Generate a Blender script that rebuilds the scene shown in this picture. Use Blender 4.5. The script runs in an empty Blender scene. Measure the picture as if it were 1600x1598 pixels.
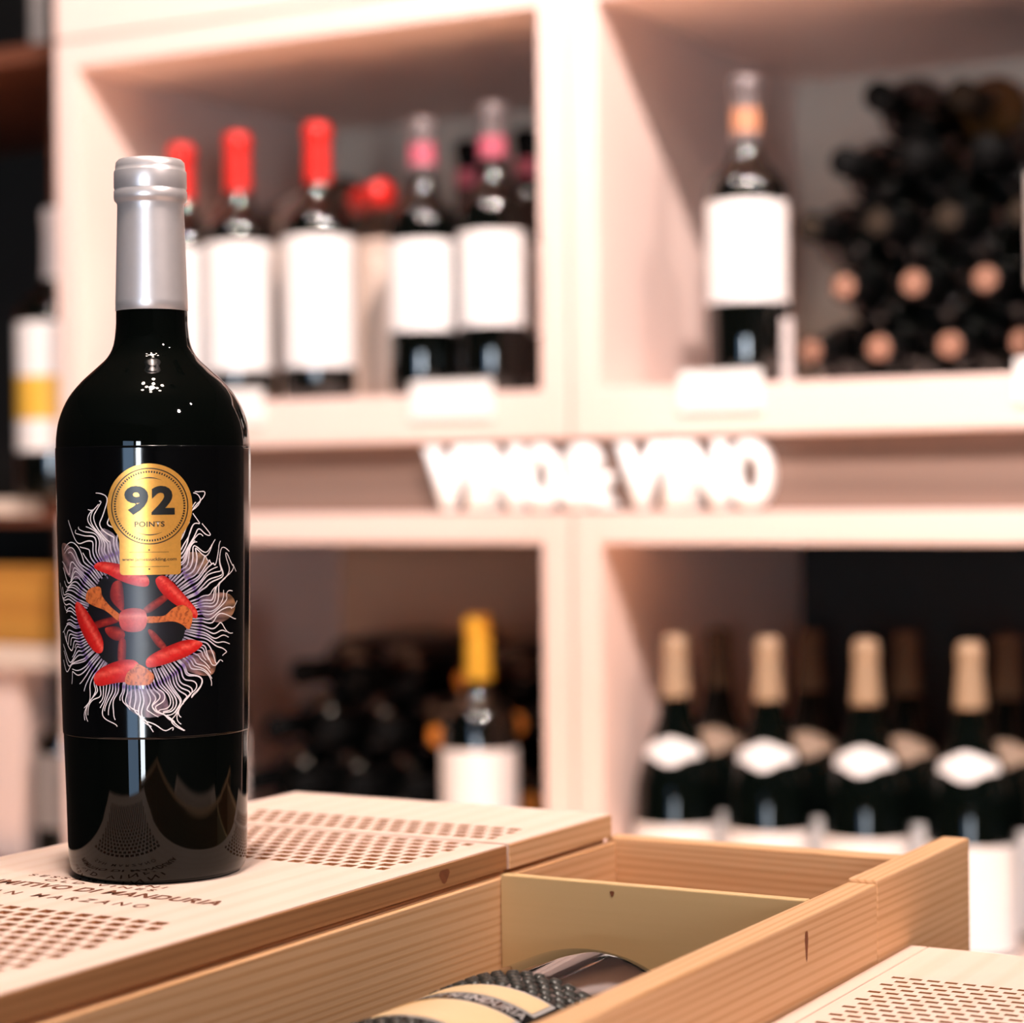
import bpy, bmesh, math, random
from mathutils import Vector, Matrix

random.seed(7)
scene = bpy.context.scene
COL = scene.collection
PI = math.pi
R_ = math.radians

# ---------------------------------------------------------------- camera
EYE = Vector((0.0, 0.0, 1.30))
cam_d = bpy.data.cameras.new('camera')
cam_d.sensor_fit = 'HORIZONTAL'
cam_d.sensor_width = 36.0
cam_d.lens = 3450.0 / 1600.0 * 36.0
cam_d.clip_start = 0.05
cam_d.dof.use_dof = True
cam_d.dof.focus_distance = 0.885
cam_d.dof.aperture_fstop = 6.3
cam = bpy.data.objects.new('camera', cam_d)
COL.objects.link(cam)
cam.matrix_world = (Matrix.Translation(EYE) @ Matrix.Rotation(R_(29.2), 4, 'Z')
                    @ Matrix.Rotation(PI / 2 - 0.0085, 4, 'X') @ Matrix.Rotation(-0.0105, 4, 'Z'))
scene.camera = cam

# ---------------------------------------------------------------- world, exposure
world = bpy.data.worlds.new('world')
scene.world = world
world.use_nodes = True
world.node_tree.nodes['Background'].inputs[0].default_value = (1.0, 0.86, 0.74, 1)
world.node_tree.nodes['Background'].inputs[1].default_value = 0.02
vs = scene.view_settings
vs.view_transform = 'Standard'
vs.look = 'None'
vs.gamma = 1.0
vs.use_curve_mapping = False
vs.exposure = 1.0
scene.cycles.max_bounces = 7
scene.cycles.diffuse_bounces = 4
scene.cycles.glossy_bounces = 3
scene.cycles.caustics_reflective = False
scene.cycles.caustics_refractive = False

# ---------------------------------------------------------------- lamps of the shop, with added fill
SPOT_COL = (1.0, 0.84, 0.78)
# x, y, z, watts, aim, cone deg, lamp radius
SPOTS = [(-1.30, 0.90, 2.80, 28, (-1.295, 2.0, 1.58), 74, 0.035), (-0.15, 0.90, 2.80, 126, (-1.01, 2.0, 1.58), 74, 0.035), (0.95, 0.95, 2.80, 40, (-0.73, 2.0, 1.58), 74, 0.035),
         (1.20, 0.25, 2.80, 60, (-0.40, 0.70, 1.12), 44, 0.06),
         (-1.25, 1.50, 2.80, 1250, (-1.25, 1.52, 0.0), 26, 0.05), (-0.45, 1.50, 2.80, 1250, (-0.45, 1.52, 0.0), 26, 0.05)]  # added unseen downlights: floor bounce brightens the shelf module undersides
PENDANT = Vector((-0.43, 0.52, 2.55))
def spot(x, y, z, watts, aim, cone, rad, blend=0.45, col=SPOT_COL):
    ld = bpy.data.lights.new('spot_bulb', 'SPOT')
    ld.energy = watts
    ld.color = col
    ld.spot_size = R_(cone)
    ld.spot_blend = blend
    ld.shadow_soft_size = rad
    lo = bpy.data.objects.new('spot_bulb', ld)
    COL.objects.link(lo)
    lo.location = (x, y, z)
    lo.rotation_euler = (Vector(aim) - lo.location).to_track_quat('-Z', 'Y').to_euler()
for sp in SPOTS: spot(*sp)
spot(PENDANT.x, PENDANT.y, PENDANT.z - 0.06, 29, (-0.45, 0.66, 1.14), 66, 0.05, 0.8)      # added unseen spot at the pendant, brightens the box lids
GLOBE_STRENGTH = 50.0
WINDOW_STRENGTH = 23.0

# ---------------------------------------------------------------- materials
def new_mat(name):
    m = bpy.data.materials.new(name)
    m.use_nodes = True
    nt = m.node_tree
    return m, nt, nt.nodes['Principled BSDF']

def plain(name, col, rough=0.5, metal=0.0, spec=0.5, coat=0.0, vary=0.0, vscale=40.0, bump=0.0):
    m, nt, b = new_mat(name)
    b.inputs['Base Color'].default_value = (*col, 1)
    b.inputs['Roughness'].default_value = rough
    b.inputs['Metallic'].default_value = metal
    b.inputs['Specular IOR Level'].default_value = spec
    b.inputs['Coat Weight'].default_value = coat
    b.inputs['Coat Roughness'].default_value = 0.05
    if vary or bump:
        tc = nt.nodes.new('ShaderNodeTexCoord')
        no = nt.nodes.new('ShaderNodeTexNoise')
        no.inputs['Scale'].default_value = vscale
        no.inputs['Detail'].default_value = 4
        nt.links.new(tc.outputs['Object'], no.inputs['Vector'])
        if vary:
            mx = nt.nodes.new('ShaderNodeMix'); mx.data_type = 'RGBA'
            mx.inputs['A'].default_value = (*[c * (1 - vary) for c in col], 1)
            mx.inputs['B'].default_value = (*[min(1, c * (1 + vary)) for c in col], 1)
            nt.links.new(no.outputs['Fac'], mx.inputs['Factor'])
            nt.links.new(mx.outputs['Result'], b.inputs['Base Color'])
        if bump:
            bp = nt.nodes.new('ShaderNodeBump')
            bp.inputs['Strength'].default_value = bump
            bp.inputs['Distance'].default_value = 0.0005
            nt.links.new(no.outputs['Fac'], bp.inputs['Height'])
            nt.links.new(bp.outputs['Normal'], b.inputs['Normal'])
    return m

def wood(name, light, dark, axis='y', rings=170.0, streak=0.45, ring=0.38, rough=0.55, along=0.014, distort=7.0, bump=0.15):
    """sawn timber: growth rings drawn out along the grain axis plus fine streaks"""
    m, nt, b = new_mat(name)
    N, L = nt.nodes, nt.links
    tc = N.new('ShaderNodeTexCoord')
    oi = N.new('ShaderNodeObjectInfo')
    mul = N.new('ShaderNodeMath'); mul.operation = 'MULTIPLY'; mul.inputs[1].default_value = 7.3
    L.new(oi.outputs['Random'], mul.inputs[0])
    add = N.new('ShaderNodeVectorMath'); add.operation = 'ADD'
    L.new(tc.outputs['Object'], add.inputs[0]); L.new(mul.outputs[0], add.inputs[1])
    mp = N.new('ShaderNodeMapping')
    i = 'xyz'.index(axis)
    sc = [1.0, 1.0, 1.0]; sc[i] = along
    mp.inputs['Scale'].default_value = sc
    L.new(add.outputs[0], mp.inputs['Vector'])
    wv = N.new('ShaderNodeTexWave')
    wv.wave_type = 'BANDS'; wv.bands_direction = 'DIAGONAL'
    wv.inputs['Scale'].default_value = rings
    wv.inputs['Distortion'].default_value = distort
    wv.inputs['Detail'].default_value = 2.0
    wv.inputs['Detail Scale'].default_value = 0.35
    L.new(mp.outputs['Vector'], wv.inputs['Vector'])
    mp2 = N.new('ShaderNodeMapping')
    sc2 = [420.0, 420.0, 420.0]; sc2[i] = 9.0
    mp2.inputs['Scale'].default_value = sc2
    L.new(add.outputs[0], mp2.inputs['Vector'])
    no = N.new('ShaderNodeTexNoise'); no.inputs['Scale'].default_value = 1.0; no.inputs['Detail'].default_value = 5
    L.new(mp2.outputs['Vector'], no.inputs['Vector'])
    rp = N.new('ShaderNodeValToRGB')
    rp.color_ramp.elements[0].position = 0.45; rp.color_ramp.elements[0].color = (0, 0, 0, 1)
    rp.color_ramp.elements[1].position = 0.95; rp.color_ramp.elements[1].color = (1, 1, 1, 1)
    L.new(wv.outputs['Fac'], rp.inputs['Fac'])
    m1 = N.new('ShaderNodeMath'); m1.operation = 'MULTIPLY'; m1.inputs[1].default_value = ring
    L.new(rp.outputs['Color'], m1.inputs[0])
    m2 = N.new('ShaderNodeMath'); m2.operation = 'MULTIPLY'; m2.inputs[1].default_value = streak
    L.new(no.outputs['Fac'], m2.inputs[0])
    ad = N.new('ShaderNodeMath'); ad.operation = 'ADD'; ad.use_clamp = True
    L.new(m1.outputs[0], ad.inputs[0]); L.new(m2.outputs[0], ad.inputs[1])
    mx = N.new('ShaderNodeMix'); mx.data_type = 'RGBA'
    mx.inputs['A'].default_value = (*light, 1); mx.inputs['B'].default_value = (*dark, 1)
    L.new(ad.outputs[0], mx.inputs['Factor'])
    L.new(mx.outputs['Result'], b.inputs['Base Color'])
    b.inputs['Roughness'].default_value = rough
    b.inputs['Specular IOR Level'].default_value = 0.3
    bp = N.new('ShaderNodeBump'); bp.inputs['Strength'].default_value = bump; bp.inputs['Distance'].default_value = 0.0004
    L.new(ad.outputs[0], bp.inputs['Height']); L.new(bp.outputs['Normal'], b.inputs['Normal'])
    return m

def vcol_mat(name, rough=0.4):
    """printed ink: colour stored with the print, slightly mottled"""
    m, nt, b = new_mat(name)
    at = nt.nodes.new('ShaderNodeVertexColor'); at.layer_name = 'ink'
    tc = nt.nodes.new('ShaderNodeTexCoord')
    no = nt.nodes.new('ShaderNodeTexNoise'); no.inputs['Scale'].default_value = 900; no.inputs['Detail'].default_value = 3
    nt.links.new(tc.outputs['Object'], no.inputs['Vector'])
    mr = nt.nodes.new('ShaderNodeMapRange'); mr.inputs['To Min'].default_value = 0.75; mr.inputs['To Max'].default_value = 1.2
    nt.links.new(no.outputs['Fac'], mr.inputs['Value'])
    vm = nt.nodes.new('ShaderNodeVectorMath'); vm.operation = 'SCALE'
    nt.links.new(at.outputs['Color'], vm.inputs[0]); nt.links.new(mr.outputs['Result'], vm.inputs['Scale'])
    nt.links.new(vm.outputs[0], b.inputs['Base Color'])
    b.inputs['Roughness'].default_value = rough
    return m

def emit(name, col, strength):
    m = bpy.data.materials.new(name); m.use_nodes = True
    nt = m.node_tree
    nt.nodes.remove(nt.nodes['Principled BSDF'])
    e = nt.nodes.new('ShaderNodeEmission')
    e.inputs['Color'].default_value = (*col, 1); e.inputs['Strength'].default_value = strength
    nt.links.new(e.outputs[0], nt.nodes['Material Output'].inputs['Surface'])
    return m

PINE_L, PINE_D = (0.74, 0.46, 0.26), (0.50, 0.24, 0.085)
M = {}
M['pine_y'] = wood('pine_grain_y', PINE_L, PINE_D, 'y')
M['pine_x'] = wood('pine_grain_x', PINE_L, PINE_D, 'x')
M['pine_lid'] = wood('pine_lid', (0.85, 0.665, 0.565), (0.72, 0.48, 0.34), 'y', rings=40, ring=0.25, streak=0.22)
M['pine_edge'] = wood('pine_edge', (0.42, 0.20, 0.085), (0.26, 0.11, 0.04), 'y')
M['slot'] = plain('scorched_slot', (0.46, 0.21, 0.09), 0.8, vary=0.2, vscale=200)
M['ply'] = wood('plywood', (0.64, 0.44, 0.22), (0.52, 0.34, 0.14), 'x', rings=6, ring=0.25, streak=0.3)
ASH_L, ASH_D = (0.83, 0.645, 0.585), (0.76, 0.56, 0.485)
M['ash_x'] = wood('ash_grain_x', ASH_L, ASH_D, 'x', rings=60, ring=0.15, streak=0.3, rough=0.45)
M['ash_y'] = wood('ash_grain_y', ASH_L, ASH_D, 'y', rings=60, ring=0.15, streak=0.3, rough=0.45)
M['ash_z'] = wood('ash_grain_z', ASH_L, ASH_D, 'z', rings=60, ring=0.15, streak=0.3, rough=0.45)
M['back_grey'] = wood('grey_back_board', (0.58, 0.50, 0.42), (0.48, 0.40, 0.33), 'x', rings=6, ring=0.2, streak=0.3)
M['back_brown'] = wood('brown_back_board', (0.58, 0.31, 0.19), (0.46, 0.24, 0.14), 'x', rings=6, ring=0.2, streak=0.3)
M['back_black'] = plain('black_back_board', (0.012, 0.011, 0.010), 0.7, vary=0.3)
M['fascia'] = wood('walnut_fascia', (0.27, 0.175, 0.138), (0.19, 0.115, 0.088), 'x', rings=20, ring=0.4, streak=0.4)
M['rack'] = wood('red_brown_rack', (0.16, 0.055, 0.03), (0.09, 0.03, 0.016), 'x', rings=14, ring=0.4, streak=0.4)
M['rack_pale'] = plain('pale_rail', (0.72, 0.58, 0.48), 0.5, vary=0.08)
M['amber'] = wood('amber_case', (0.55, 0.26, 0.05), (0.38, 0.15, 0.03), 'x', rings=14, ring=0.4, streak=0.4)
M['glass'] = plain('dark_bottle_glass', (0.0014, 0.0020, 0.0016), 0.03, spec=1.0)
M['glass_hero'] = plain('black_wine_glass', (0.0014, 0.0020, 0.0016), 0.025, spec=0.28)
M['glass_green'] = plain('dark_green_glass', (0.0014, 0.0026, 0.002), 0.06, spec=0.3)
M['glass_brown'] = plain('brown_glass', (0.10, 0.045, 0.015), 0.08, spec=0.5)
M['label_black'] = plain('black_label_paper', (0.0018, 0.0019, 0.0022), 0.09, spec=0.45)
M['paper'] = plain('white_label_paper', (0.86, 0.82, 0.80), 0.6, vary=0.03, vscale=60)
M['paper_tan'] = plain('tan_label_paper', (0.62, 0.42, 0.26), 0.6, vary=0.05)
M['paper_darker'] = plain('darker_label_paper', (0.30, 0.21, 0.15), 0.7, vary=0.1)  # darker copy of the label paper, for second-row neck labels
M['paper_yellow'] = plain('yellow_label_paper', (0.78, 0.45, 0.06), 0.5, vary=0.1)
M['paper_grey'] = plain('grey_label_paper', (0.35, 0.31, 0.29), 0.6, vary=0.1)
M['ink'] = plain('printed_grey_ink', (0.30, 0.27, 0.26), 0.6)
M['cap_red'] = plain('red_capsule', (0.70, 0.018, 0.012), 0.32, metal=0.15, vary=0.08)
M['cap_gold'] = plain('gold_capsule', (0.80, 0.43, 0.04), 0.35, metal=0.3, vary=0.08)
M['cap_orange'] = plain('orange_capsule', (0.62, 0.20, 0.03), 0.4, metal=0.1)
M['cap_dark'] = plain('black_capsule', (0.004, 0.004, 0.004), 0.6, spec=0.06)
M['cap_tan'] = plain('copper_capsule', (0.30, 0.145, 0.095), 0.6, spec=0.3)
M['cap_shaded'] = plain('shaded_copper_capsule', (0.034, 0.024, 0.017), 0.85, spec=0.05)  # copper darkened in its colour, standing in for shade high in the pile
M['cap_foil'] = plain('pale_gold_foil', (0.40, 0.275, 0.175), 0.45, metal=0.2, vary=0.15, vscale=90, bump=0.5)
M['cap_darkerfoil'] = plain('darker_foil', (0.10, 0.06, 0.035), 0.6, spec=0.2)  # darker copy of the gold foil, for the second row
M['cap_grey'] = plain('grey_capsule', (0.16, 0.13, 0.13), 0.35, metal=0.2)
M['cap_pink'] = plain('pink_capsule_band', (0.50, 0.10, 0.15), 0.4)
M['cap_copper'] = plain('copper_band', (0.55, 0.24, 0.13), 0.4)
M['cap_white'] = plain('white_capsule', (0.62, 0.54, 0.52), 0.4)
M['silver'] = plain('brushed_silver_capsule', (0.80, 0.73, 0.72), 0.36, metal=0.6, vary=0.05, vscale=200)
M['gold_foil'] = plain('gold_foil_sticker', (0.86, 0.40, 0.075), 0.30, metal=0.5, vary=0.12, vscale=700)
M['gold_panel'] = wood('gold_marbled_panel', (0.76, 0.56, 0.33), (0.56, 0.32, 0.09), 'x', rings=8, ring=0.9, streak=0.2, along=0.5, distort=14, rough=0.4)
M['ink_black'] = plain('black_ink', (0.008, 0.007, 0.006), 0.35)
M['ink_burn'] = plain('burnt_lettering', (0.16, 0.05, 0.02), 0.8, vary=0.3, vscale=300)
M['silver_ink'] = plain('silver_ink', (0.55, 0.53, 0.52), 0.4, metal=0.4)
M['pewter'] = plain('embossed_pewter', (0.05, 0.05, 0.045), 0.35, metal=0.4, vary=0.3, vscale=200)
M['flower'] = vcol_mat('flower_print', 0.35)
M['sign_white'] = plain('white_acrylic_letter', (0.90, 0.86, 0.84), 0.35)
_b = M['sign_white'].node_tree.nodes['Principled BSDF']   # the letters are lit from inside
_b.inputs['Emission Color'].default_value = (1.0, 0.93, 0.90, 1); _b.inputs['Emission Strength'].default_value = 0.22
M['tag'] = plain('white_price_card', (0.88, 0.85, 0.83), 0.5)
M['knot'] = plain('wood_knot', (0.20, 0.06, 0.02), 0.7, vary=0.4, vscale=200)
M['floor'] = wood('oak_floor', (0.70, 0.46, 0.29), (0.56, 0.35, 0.21), 'y', rings=8, ring=0.4, streak=0.4)
M['plaster'] = plain('dark_plaster', (0.05, 0.04, 0.034), 0.9, vary=0.1, vscale=8)
M['ceil'] = plain('ceiling_paint', (0.05, 0.043, 0.038), 0.9, vary=0.05, vscale=8)
M['steel'] = plain('black_steel', (0.03, 0.03, 0.03), 0.4, metal=0.6)
M['table'] = wood('walnut_table', (0.20, 0.11, 0.06), (0.12, 0.06, 0.03), 'x')
M['globe'] = emit('lamp_globe', (1.0, 0.82, 0.68), GLOBE_STRENGTH)
M['daylight'] = emit('window_daylight', (0.86, 0.93, 1.0), WINDOW_STRENGTH)
M['daylight_dim'] = emit('window_shaded_daylight', (0.45, 0.68, 1.0), WINDOW_STRENGTH * 0.12)

# ---------------------------------------------------------------- mesh helpers
def mesh(name, verts, faces, mat=None, smooth=False):
    me = bpy.data.meshes.new(name)
    me.from_pydata([tuple(v) for v in verts], [], faces)
    me.validate()
    if mat: me.materials.append(M[mat] if isinstance(mat, str) else mat)
    if smooth: me.polygons.foreach_set('use_smooth', [True] * len(me.polygons))
    me.update()
    return me

def obj(name, me, parent=None, loc=(0, 0, 0), rot=None):
    o = bpy.data.objects.new(name, me)
    COL.objects.link(o)
    if parent: o.parent = parent
    o.location = loc
    if rot: o.rotation_euler = rot
    return o

def tag(o, label, cat, group=None):
    o['label'] = label; o['category'] = cat
    if group: o['group'] = group
    return o

def thing(name, label, cat, loc=(0, 0, 0), rot=None, group=None):
    return tag(obj(name, None, None, loc, rot), label, cat, group)

def struct(o, label=None):
    o['kind'] = 'structure'
    if label: o['label'] = label
    return o

def box_mesh(name, sx, sy, sz, mat, bevel=0.0008):
    bm = bmesh.new()
    bmesh.ops.create_cube(bm, size=1.0)
    bmesh.ops.scale(bm, vec=(sx, sy, sz), verts=bm.verts)
    if bevel:
        bmesh.ops.bevel(bm, geom=bm.edges[:], offset=bevel, segments=2, affect='EDGES', profile=0.5)
    me = bpy.data.meshes.new(name); bm.to_mesh(me); bm.free()
    me.materials.append(M[mat])
    return me

def panel(name, x0, x1, y0, y1, z0, z1, mat, parent=None, bevel=0.0008):
    me = box_mesh(name, x1 - x0, y1 - y0, z1 - z0, mat, bevel)
    c = Vector(((x0 + x1) / 2, (y0 + y1) / 2, (z0 + z1) / 2))
    if parent: c = c - parent.location
    return obj(name, me, parent, c)

def lathe_mesh(name, prof, mat, segs=48, a0=0.0, a1=2 * PI, smooth=True):
    full = abs(a1 - a0 - 2 * PI) < 1e-6
    n = segs if full else segs + 1
    vs_, fs = [], []
    for (r, z) in prof:
        for k in range(n):
            a = a0 + (a1 - a0) * k / segs
            vs_.append((r * math.sin(a), -r * math.cos(a), z))
    for j in range(len(prof) - 1):
        for k in range(segs):
            k2 = (k + 1) % n if full else k + 1
            a, b, c, d = j * n + k, j * n + k2, (j + 1) * n + k2, (j + 1) * n + k
            r0, r1 = prof[j][0], prof[j + 1][0]
            if r0 < 1e-7 and r1 < 1e-7: continue
            fs.append((a, b, c, d))
    bm = bmesh.new()
    bv = [bm.verts.new(v) for v in vs_]
    for f in fs:
        try: bm.faces.new([bv[i] for i in f])
        except ValueError: pass
    bmesh.ops.remove_doubles(bm, verts=bm.verts, dist=1e-7)
    for f in bm.faces: f.smooth = smooth
    me = bpy.data.meshes.new(name); bm.to_mesh(me); bm.free()
    me.materials.append(M[mat] if isinstance(mat, str) else mat)
    return me

def interp(prof, z):
    for (r0, z0), (r1, z1) in zip(prof, prof[1:]):
        lo, hi = min(z0, z1), max(z0, z1)
        if lo <= z <= hi and hi > lo:
            return r0 + (r1 - r0) * (z - z0) / (z1 - z0)
    return prof[-1][0]

def smooth_prof(pts, n=5):
    """Catmull-Rom through lathe points so shoulders are round"""
    out = []
    P = [pts[0]] + list(pts) + [pts[-1]]
    for i in range(1, len(P) - 2):
        p0, p1, p2, p3 = P[i - 1], P[i], P[i + 1], P[i + 2]
        for k in range(n):
            t = k / n
            q = []
            for d in (0, 1):
                a = 2 * p1[d]; b = p2[d] - p0[d]
                c = 2 * p0[d] - 5 * p1[d] + 4 * p2[d] - p3[d]
                e = -p0[d] + 3 * p1[d] - 3 * p2[d] + p3[d]
                q.append(0.5 * (a + b * t + c * t * t + e * t ** 3))
            out.append((max(q[0], 0.0), q[1]))
    out.append(pts[-1])
    return out

# flat drawings: bmesh in (u, v) metres, later bent round a bottle or laid on wood
def text_bm(body, u0, u1, v0, v1, bold=0.0, spacing=1.0, shear=0.0):
    cu = bpy.data.curves.new('lettering', 'FONT')
    cu.body = body; cu.size = 1.0; cu.offset = bold; cu.space_character = spacing; cu.shear = shear
    cu.resolution_u = 4
    o = bpy.data.objects.new('lettering', cu); COL.objects.link(o)
    dg = bpy.context.evaluated_depsgraph_get(); dg.update()
    me = bpy.data.meshes.new_from_object(o.evaluated_get(dg))
    bm = bmesh.new(); bm.from_mesh(me)
    bpy.data.objects.remove(o); bpy.data.curves.remove(cu); bpy.data.meshes.remove(me)
    xs = [v.co.x for v in bm.verts]; ys = [v.co.y for v in bm.verts]
    ax, bx, ay, by = min(xs), max(xs), min(ys), max(ys)
    for v in bm.verts:
        v.co.x = u0 + (v.co.x - ax) / (bx - ax) * (u1 - u0)
        v.co.y = v0 + (v.co.y - ay) / (by - ay) * (v1 - v0)
        v.co.z = 0
    return bm

def poly_bm(pts, bm=None):
    bm = bm or bmesh.new()
    f = bm.faces.new([bm.verts.new((p[0], p[1], 0)) for p in pts])
    bmesh.ops.triangulate(bm, faces=[f])
    return bm

def ribbon(bm, pts, w0, w1=None, cols=None, layer=None):
    w1 = w0 if w1 is None else w1
    n = len(pts); prev = None; pc = None
    for i, p in enumerate(pts):
        a = pts[max(i - 1, 0)]; b = pts[min(i + 1, n - 1)]
        dx, dy = b[0] - a[0], b[1] - a[1]; L = math.hypot(dx, dy) or 1
        w = (w0 + (w1 - w0) * i / max(n - 1, 1)) / 2
        q = (bm.verts.new((p[0] - dy / L * w, p[1] + dx / L * w, 0)), bm.verts.new((p[0] + dy / L * w, p[1] - dx / L * w, 0)))
        if prev:
            f = bm.faces.new((prev[0], prev[1], q[1], q[0]))
            if layer is not None:
                for lp in f.loops:
                    lp[layer] = cols[i] if lp.vert in q else cols[i - 1]
        prev = q

def slice_bm(bm, step, both=False):
    xs = [v.co.x for v in bm.verts]; ys = [v.co.y for v in bm.verts]
    jobs = [((1, 0, 0), min(xs), max(xs), 0)]
    if both: jobs.append(((0, 1, 0), min(ys), max(ys), 1))
    for no, lo, hi, ax in jobs:
        k = lo + step
        while k < hi:
            co = (k, 0, 0) if ax == 0 else (0, k, 0)
            bmesh.ops.bisect_plane(bm, geom=bm.verts[:] + bm.edges[:] + bm.faces[:], dist=1e-9, plane_co=co, plane_no=no)
            k += step
    return bm

def bm_mesh(name, bm, mat, smooth=False, out=None):
    if out is None:
        bmesh.ops.recalc_face_normals(bm, faces=bm.faces)
    else:
        bm.normal_update()
        for f in bm.faces:
            c = f.calc_center_median()
            d = Vector((0, 0, 1)) if out == 'up' else Vector((c.x, c.y, 0))
            if f.normal.dot(d) < 0: f.normal_flip()
    me = bpy.data.meshes.new(name); bm.to_mesh(me); bm.free()
    me.materials.append(M[mat])
    if smooth: me.polygons.foreach_set('use_smooth', [True] * len(me.polygons))
    return me

# ================================================================ THE SETTING
fl = struct(panel('floor', -4.0, 3.0, -3.6, 2.75, -0.05, 0.0, 'floor', bevel=0))
ce = struct(panel('ceiling', -4.0, 3.0, -3.6, 2.75, 3.0, 3.05, 'ceil', bevel=0))
struct(panel('wall_back', -4.0, 3.0, 2.70, 2.75, 0.0, 3.0, 'plaster', bevel=0))
struct(panel('wall_left', -4.05, -4.0, -3.6, 2.75, 0.0, 3.0, 'plaster', bevel=0))
struct(panel('wall_right', 3.0, 3.05, -3.6, 2.75, 0.0, 3.0, 'plaster', bevel=0))
# street wall behind the photographer, with the glazed opening the bottle mirrors
wf = struct(panel('wall_front', -4.0, -0.40, -3.65, -3.6, 0.0, 3.0, 'plaster', bevel=0))
for (x0, x1, z0, z1) in ((1.45, 3.0, 0.0, 3.0), (-0.40, 1.45, 1.70, 3.0), (-0.40, 1.45, 0.0, 0.15)):
    panel('wall_section', x0, x1, -3.65, -3.6, z0, z1, 'plaster', wf, bevel=0)
w1 = struct(obj('window_1', None, None, (0.5, -3.62, 0.15)))
for (x0, x1, mt) in ((-0.36, 0.62, 'daylight_dim'), (0.86, 1.32, 'daylight')):
    panel('pane', x0, x1, -3.625, -3.615, 0.19, 1.66, mt, w1, bevel=0)
for (x0, x1, z0, z1) in ((-0.40, -0.36, 0.15, 1.70), (0.62, 0.86, 0.15, 1.70), (1.32, 1.45, 0.15, 1.70), (-0.40, 1.45, 0.15, 0.19), (-0.40, 1.45, 1.66, 1.70)):
    panel('window_frame', x0, x1, -3.64, -3.60, z0, z1, 'steel', w1)

# ================================================================ SHELF MODULES
FY = 2.0          # front plane of the shelving
DEPTH = 0.55
def module(label, x0, x1, z0, z1, back, floor_t=0.05):
    t = thing('shelf_module', label, 'shelf', ((x0 + x1) / 2, FY, z0), group='pale wood shelf modules on the wall')
    b = 0.032
    panel('side_board', x0, x0 + b, FY, FY + DEPTH, z0, z1, 'ash_z', t, 0.0015)
    panel('side_board', x1 - b, x1, FY, FY + DEPTH, z0, z1, 'ash_z', t, 0.0015)
    panel('top_board', x0 + b, x1 - b, FY, FY + DEPTH, z1 - b, z1, 'ash_x', t, 0.0015)
    panel('bottom_board', x0 + b, x1 - b, FY, FY + DEPTH, z0, z0 + floor_t, 'ash_x', t, 0.0015)
    panel('back_panel', x0 + b, x1 - b, FY + DEPTH - 0.008, FY + DEPTH, z0 + floor_t, z1 - b, back, t, 0)
    return t
XL0, XL1, XR0, XR1 = -1.724, -1.0505, -1.047, -0.3735
module('pale wood shelf module behind the red-capped bottles', XL0, XL1, 1.355, 1.831, 'back_grey')
module('pale wood shelf module holding the pile of bottles lying neck-out above the sign', XR0, XR1, 1.355, 1.831, 'back_grey')
module('pale wood shelf module above the red-capped bottles, only its bottom edge in view', XL0, XL1, 1.834, 2.31, 'back_grey')
module('pale wood shelf module holding the gold-capped bottle below the sign', XL0, XL1, 0.8055, 1.2795, 'back_brown')
module('pale wood shelf module holding the row of champagne-shaped bottles below the sign', XR0, XR1, 0.8055, 1.2795, 'back_black')
# base cabinets that carry the modules
for i, (x0, x1, lb) in enumerate(((XL0, XL1, 'brown base cabinet under the gold-capped bottle module'), (XR0, XR1, 'brown base cabinet under the champagne-shaped bottle module'))):
    t = thing('base_cabinet', lb, 'cabinet', ((x0 + x1) / 2, FY, 0.0), group='base cabinets')
    panel('body', x0, x1, FY + 0.02, FY + DEPTH, 0.0, 0.8055, 'rack', t)
    for k in (0, 1):
        dx = (x1 - x0) / 2
        dr = panel('door', x0 + k * dx + 0.003, x0 + (k + 1) * dx - 0.003, FY, FY + 0.02, 0.06, 0.80, 'rack', t, 0.002)
        hm = box_mesh('handle', 0.012, 0.02, 0.14, 'steel', 0.003)
        obj('handle', hm, dr, ((dx / 2 - 0.035) * (1 if k == 0 else -1), -0.02, 0.2))

# fascia strip between the rows and the shop sign on it
struct(panel('trim_1', XL0, XR1, FY + 0.022, FY + DEPTH, 1.2797, 1.3548, 'fascia', None, 0.0008), 'brown wooden strip between the two rows of shelf modules')
sign = thing('shop_sign', 'white raised letters reading VINO & VINO on the brown strip', 'sign', (-1.038, FY + 0.022, 1.2830))
xs = -1.2245
widths = [('V', 0.049), ('I', 0.015), ('N', 0.042), ('O', 0.040), ('&', 0.063), ('V', 0.050), ('I', 0.016), ('N', 0.044), ('O', 0.044)]
gap = [0.003, 0.004, 0.004, 0.003, 0.004, 0.003, 0.004, 0.004, 0]
for (ch, w), g in zip(widths, gap):
    bm = text_bm(ch, -w / 2, w / 2, 0.0, 0.066, bold=0.035 if ch != '&' else 0.025)
    # thicken the flat glyph into a solid letter standing on the strip
    ex = bmesh.ops.extrude_face_region(bm, geom=bm.faces[:])
    bmesh.ops.translate(bm, vec=(0, 0, 0.022), verts=[g_ for g_ in ex['geom'] if isinstance(g_, bmesh.types.BMVert)])
    for v in bm.verts:
        v.co = Vector((v.co.x, -v.co.z, v.co.y))
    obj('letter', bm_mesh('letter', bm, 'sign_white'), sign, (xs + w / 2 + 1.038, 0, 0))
    xs += w + g

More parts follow.
